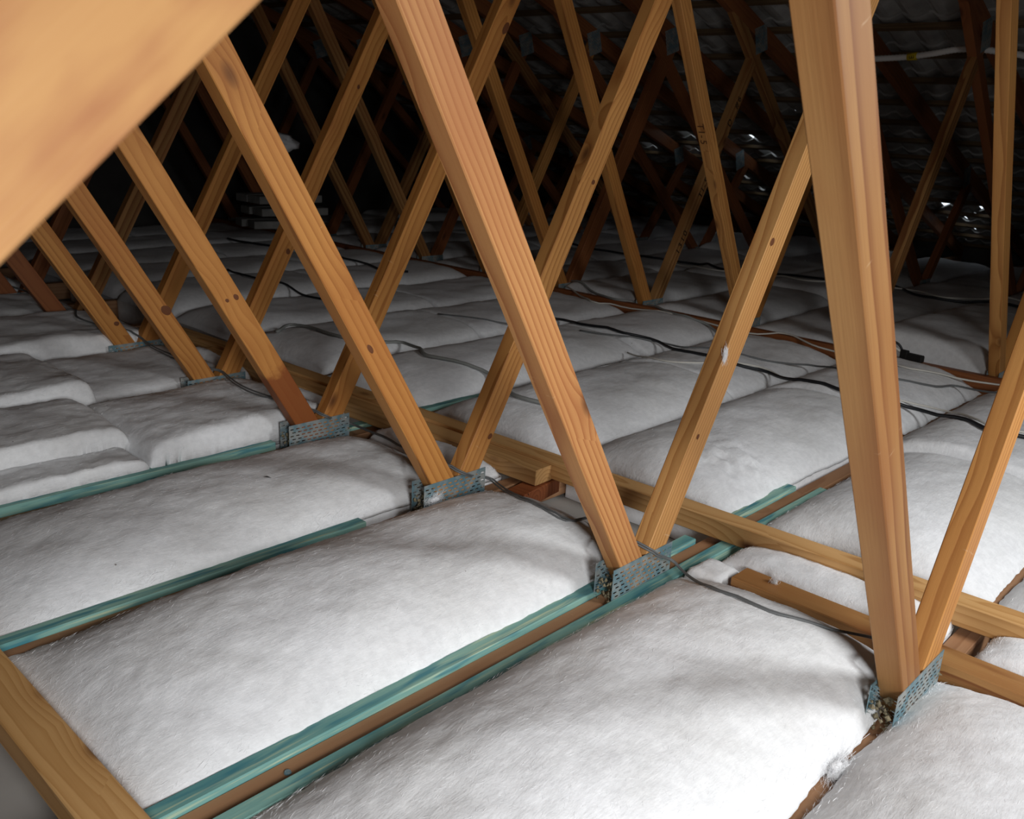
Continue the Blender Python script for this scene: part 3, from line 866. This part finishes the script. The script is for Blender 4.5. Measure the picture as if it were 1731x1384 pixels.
cable([(1060, 600), (1110, 608), (1170, 614), (1245, 614), (1300, 632), (1346, 646), (1440, 668), (1530, 688), (1600, 704), (1669, 719), (1740, 735)],
      0.0036, C_WHITE, 'thin white cable running alongside the thick black cable')
cable([(955, 488), (1000, 510), (1031, 520), (1061, 523), (1114, 526), (1176, 540), (1266, 564), (1325, 570), (1374, 583), (1429, 603), (1525, 620), (1599, 637), (1693, 655), (1750, 664)],
      0.0065, C_WHITE, 'white flat cable following the brown runner', 0.6)
cable([(960, 478), (985, 492), (1040, 512), (1085, 516), (1130, 528), (1165, 538), (1195, 553), (1218, 566)],
      0.0065, C_MID, 'grey cable looping past the far web foot beside the brown runner')
cable([(940, 405), (1000, 420), (1035, 426), (1090, 434), (1147, 442), (1182, 449), (1227, 457), (1315, 467), (1408, 474), (1460, 478), (1512, 485), (1547, 498), (1617, 512), (1672, 516), (1740, 522)],
      0.0085, C_BLACK, 'black cable in the dim area past the brown runner')
cable([(1140, 447), (1182, 454), (1227, 461), (1290, 467), (1360, 474), (1460, 481), (1540, 491), (1600, 504), (1672, 508), (1740, 512)],
      0.0055, C_WHITE, 'white cable beside the black one past the brown runner')
cable([(385, 405), (420, 410), (461, 417), (520, 424)], 0.008, C_BLACK, 'short black cable run in the far left dimness')
cable([(385, 460), (410, 464), (443, 473), (485, 486), (516, 500), (560, 508)], 0.006, C_BLACK, 'thin black cable crossing the left middle batts')
cable([(560, 430), (579, 437), (610, 446), (646, 456), (690, 462)], 0.007, C_BLACK, 'black cable on the far batts behind the third truss')
cable([(740, 531), (790, 537), (830, 545), (866, 553)], 0.0036, C_GREY, 'thin wire in the crease left of the reddish web')

# twin cable threaded through the web feet
feet = []
def foot_pts(n): return [Vector((-0.012, SP * n + 0.055, 0.075)), Vector((0.004, SP * n, 0.070)), Vector((0.016, SP * n - 0.035, 0.062))]
mids = {1: [(1140, 965), (1200, 995), (1245, 1010), (1300, 1033), (1380, 1060), (1470, 1092)],
        2: [(830, 818), (870, 838), (920, 862), (960, 882), (1000, 890)],
        3: [(590, 720), (640, 735), (672, 752)], 4: [(405, 652), (440, 668), (465, 674)], 5: [(262, 590), (300, 606), (318, 611)], 6: [(130, 536), (160, 548)]}
paths = [[], []]
for n in range(7, -1, -1):
    for st in (0, 1):
        fp = foot_pts(n) if n else foot_pts(n)[:2]
        o = Vector((0.0022 if st else -0.0022, 0, 0.003 * st))
        paths[st] += [q + o for q in fp]
        if n in mids:
            mp = px_path(mids[n], 0.004)
            k = len(mp)
            for i, q in enumerate(mp):
                sw = 0.018 * math.sin(math.pi * (i + 1) / (k + 1)) * (1 if n in (2, 4, 5) else 0.35)
                paths[st].append(q + Vector((sw * (0.5 if st else -0.5), 0, 0.001)))
        elif n > 0:
            xm = 0.02 + (0.012 if st else -0.012)
            for t in (0.35, 0.6):
                yy = SP * (n - t); paths[st].append(Vector((xm, yy, ground(xm, yy) + 0.005)))
tw = empty('twin_cable', (0, 0, 0)); tag(tw, 'dark grey twin cable threaded past every web foot plate', 'cable')
for st in (0, 1):
    pts = paths[st]
    link('strand', tube_mesh('strand', drape(pts, 0.0024, 0.02), 0.0024, 6), C_GREY, tw)

# plug lying on the brown runner
pg = empty('cable_connector'); tag(pg, 'small black cable connector lying on the brown runner', 'connector')
bp = on_z(1553, 612, 0.025); bp.x = 2.50
def sub(name, me, mat, loc, rot=(0, 0, 0)):
    o = link(name, me, mat, pg); o.location = loc; o.rotation_euler = rot; return o
pg.location = (bp.x - 0.005, bp.y, CHT + 0.072)
sub('plug_body', box_mesh('plug_body', 0.075, 0.034, 0.030, 0.004), BLACK, (0.0, -0.01, 0.016), (0, 0, 1.45))
sub('plug_collar', box_mesh('plug_collar', 0.032, 0.026, 0.040, 0.003), BLACK, (0.0, 0.035, 0.021), (0, 0, 1.45))
lp = [(0.0, 0.045, 0.035), (-0.005, 0.065, 0.062), (-0.01, 0.10, 0.070), (-0.02, 0.135, 0.045), (-0.03, 0.16, 0.014)]
sub('lead', tube_mesh('lead', smooth_path(lp, 0.01), 0.0055), C_BLACK, (0, 0, 0))
lp = [(0.0, 0.05, 0.030), (-0.01, 0.085, 0.045), (-0.03, 0.13, 0.030), (-0.03, 0.21, 0.010)]
sub('lead', tube_mesh('lead', smooth_path(lp, 0.01), 0.007), C_WHITE, (0, 0, 0))

# ribbed white conduit hung under the far slope
cd = empty('conduit'); tag(cd, 'white ribbed conduit strung under the tiled slope at upper right', 'conduit')
XC = 3.56
cp = [on_x(u, v, XC) for (u, v) in ((1487, 99), (1536, 96), (1580, 90), (1615, 84), (1650, 83), (1680, 86), (1731, 94), (1790, 112))]
cp = [cp[0] + Vector((0.22, 0.42, 0.03)), cp[0] + Vector((0.07, 0.20, 0.0))] + cp
cpath = smooth_path(cp, 0.009)
v_, f_ = [], []
for i, q in enumerate(cpath):
    t = (cpath[min(i + 1, len(cpath) - 1)] - cpath[max(i - 1, 0)]).normalized()
    a = t.cross(Vector((0, 0, 1))).normalized(); b = a.cross(t)
    rr = 0.0168 if i % 2 else 0.0145
    for k in range(10):
        th = 2 * math.pi * k / 10
        v_.append(q + a * rr * math.cos(th) + b * rr * math.sin(th))
for i in range(len(cpath) - 1):
    for k in range(10):
        f_.append((i * 10 + k, i * 10 + (k + 1) % 10, (i + 1) * 10 + (k + 1) % 10, (i + 1) * 10 + k))
link('tube', mesh_from('tube', v_, f_, True), CONDUIT, cd)
tg = on_x(1536, 96, XC); tg2 = on_x(1549, 95, XC); dirt_ = (tg2 - tg).normalized()
tagm = tube_mesh('warning_tag', [tg - dirt_ * 0.004, tg + dirt_ * 0.022, tg + dirt_ * 0.044], 0.0195, 12)
yt = link('warning_tag', tagm, YELLOW, cd); yt['label'] = 'yellow band with a dark E on the conduit'
cu = bpy.data.curves.new('mark', 'FONT'); cu.body = 'E'; cu.size = 0.036
tmp = bpy.data.objects.new('tmp', cu); COL.objects.link(tmp)
me = bpy.data.meshes.new_from_object(tmp.evaluated_get(bpy.context.evaluated_depsgraph_get())); bpy.data.objects.remove(tmp)
me.name = 'mark'; me.materials.clear()
mk = link('mark', me, BLACK, cd)
zax = (CAM - tg).normalized(); zax = (zax - dirt_ * zax.dot(dirt_)).normalized(); up_ = zax.cross(dirt_)
mk.matrix_local = Matrix.Translation(tg + dirt_ * 0.034 + zax * 0.0202 - up_ * 0.012) @ Matrix((up_, -dirt_, zax)).transposed().to_4x4()

# ------------------------------------------------------------------ loose bits
def tuft(px, z, s_, label, seed, y=None, n=260, core=0.0):
    """small clump of pulled wool fibres"""
    rnd = random.Random(seed); v, f = [], []
    if core:
        bm = bmesh.new(); bmesh.ops.create_icosphere(bm, subdivisions=3, radius=core)
        bm.verts.ensure_lookup_table()
        for q in bm.verts:
            k = 1 + 0.5 * noise.noise(q.co / core * 1.6 + Vector((seed, 0, 0))) + 0.3 * noise.noise(q.co / core * 5)
            v.append(Vector((q.co.x * s_[0], q.co.y * s_[1], q.co.z * s_[2])) * k)
        f += [tuple(x.index for x in fc.verts) for fc in bm.faces]; bm.free()
    for _ in range(n):
        c = Vector((rnd.gauss(0, 0.5) * s_[0], rnd.gauss(0, 0.5) * s_[1], rnd.gauss(0, 0.5) * s_[2]))
        d = Vector((rnd.gauss(0, 1) * s_[0], rnd.gauss(0, 1) * s_[1], rnd.gauss(0, 1) * s_[2])) * 0.7
        w = d.cross(Vector((rnd.random(), rnd.random(), rnd.random()))).normalized() * 0.00022
        e = Vector((rnd.gauss(0, 1) * s_[0], rnd.gauss(0, 1) * s_[1], rnd.gauss(0, 1) * s_[2])) * 0.25
        i = len(v); v += [c - d - w, c - d + w, c + e + w, c + e - w, c + d]
        f += [(i, i + 1, i + 2, i + 3), (i + 3, i + 2, i + 4)]
    o = link('wool_tuft', mesh_from('wool_tuft', v, f, True), FIBRE)
    o.location = on_y(*px, y) if y is not None else on_z(*px, z)
    tag(o, label, 'wool tuft')
    return o
tuft((1418, 1302), -0.022, (0.030, 0.018, 0.014), 'fluffy wool tuft caught on the nearest joist', 4, n=900, core=0.8)
tuft((736, 845), 0, (0.022, 0.003, 0.011), 'white wool wisp stuck to the third foot plate', 7, 2 * SP - HW - 0.005, n=400, core=0.6)
tuft((1226, 600), 0, (0.007, 0.0015, 0.012), 'white wool wisp stuck on the second truss web', 9, SP - HW - 0.002)
tuft((1310, 983), 0.016, (0.006, 0.006, 0.010), 'tiny wool wisp on the brown plank', 12)
def leaf(u, v, z, L, rot, label):
    me = mesh_from('twig', [(-L, 0, 0), (0, -L * 0.22, 0.002), (L, 0, 0.004), (0, L * 0.2, 0.003), (0, 0, 0.006)], [(0, 1, 4), (1, 2, 4), (2, 3, 4), (3, 0, 4), (0, 3, 2, 1)])
    o = link('leaf_fragment', me, BLACK); P = px_path([(u, v)], 0.001)[0]
    o.location = P; o.rotation_euler = (0, 0, rot); tag(o, label, 'debris')
leaf(452, 808, 0.1, 0.011, 2.5, 'dark leaf scrap on the wool batt at left')
leaf(893, 837, 0.1, 0.006, 1.0, 'dark speck beside the twin cable on the wool')
leaf(1026, 870, 0.1, 0.007, 0.4, 'thin dark scrap on the batt left of the reddish web foot')
# stored odds and ends in the far left darkness: a rolled batt and two boards across the chords
PALE = plain('pale_board', (0.24, 0.235, 0.22), 0.9, var=0.4, scale=9)
def pile():
    b0 = on_y(478, 262, 5.15)
    r = empty('stored_boards', (b0.x, 5.2, 0.16)); tag(r, 'pale boards stacked in the darkness far left', 'boards')
    k = 0
    for i in range(3):
        for j in range(2):
            o = link('board', box_mesh('board', 0.50, 0.14, 0.05, 0.003), PALE, r)
            o.location = (0.04 * (i % 2), -0.08 + 0.16 * j, 0.03 + 0.085 * i); o.rotation_euler = (0, 0, 0.12 * (i - 2)); k += 1
    me_o = tuft((470, 240), 0.7, (0.13, 0.09, 0.06), 'rounded wool bundle on top of the pale boards far left', 21, 5.2, n=0, core=1.0)
pile()
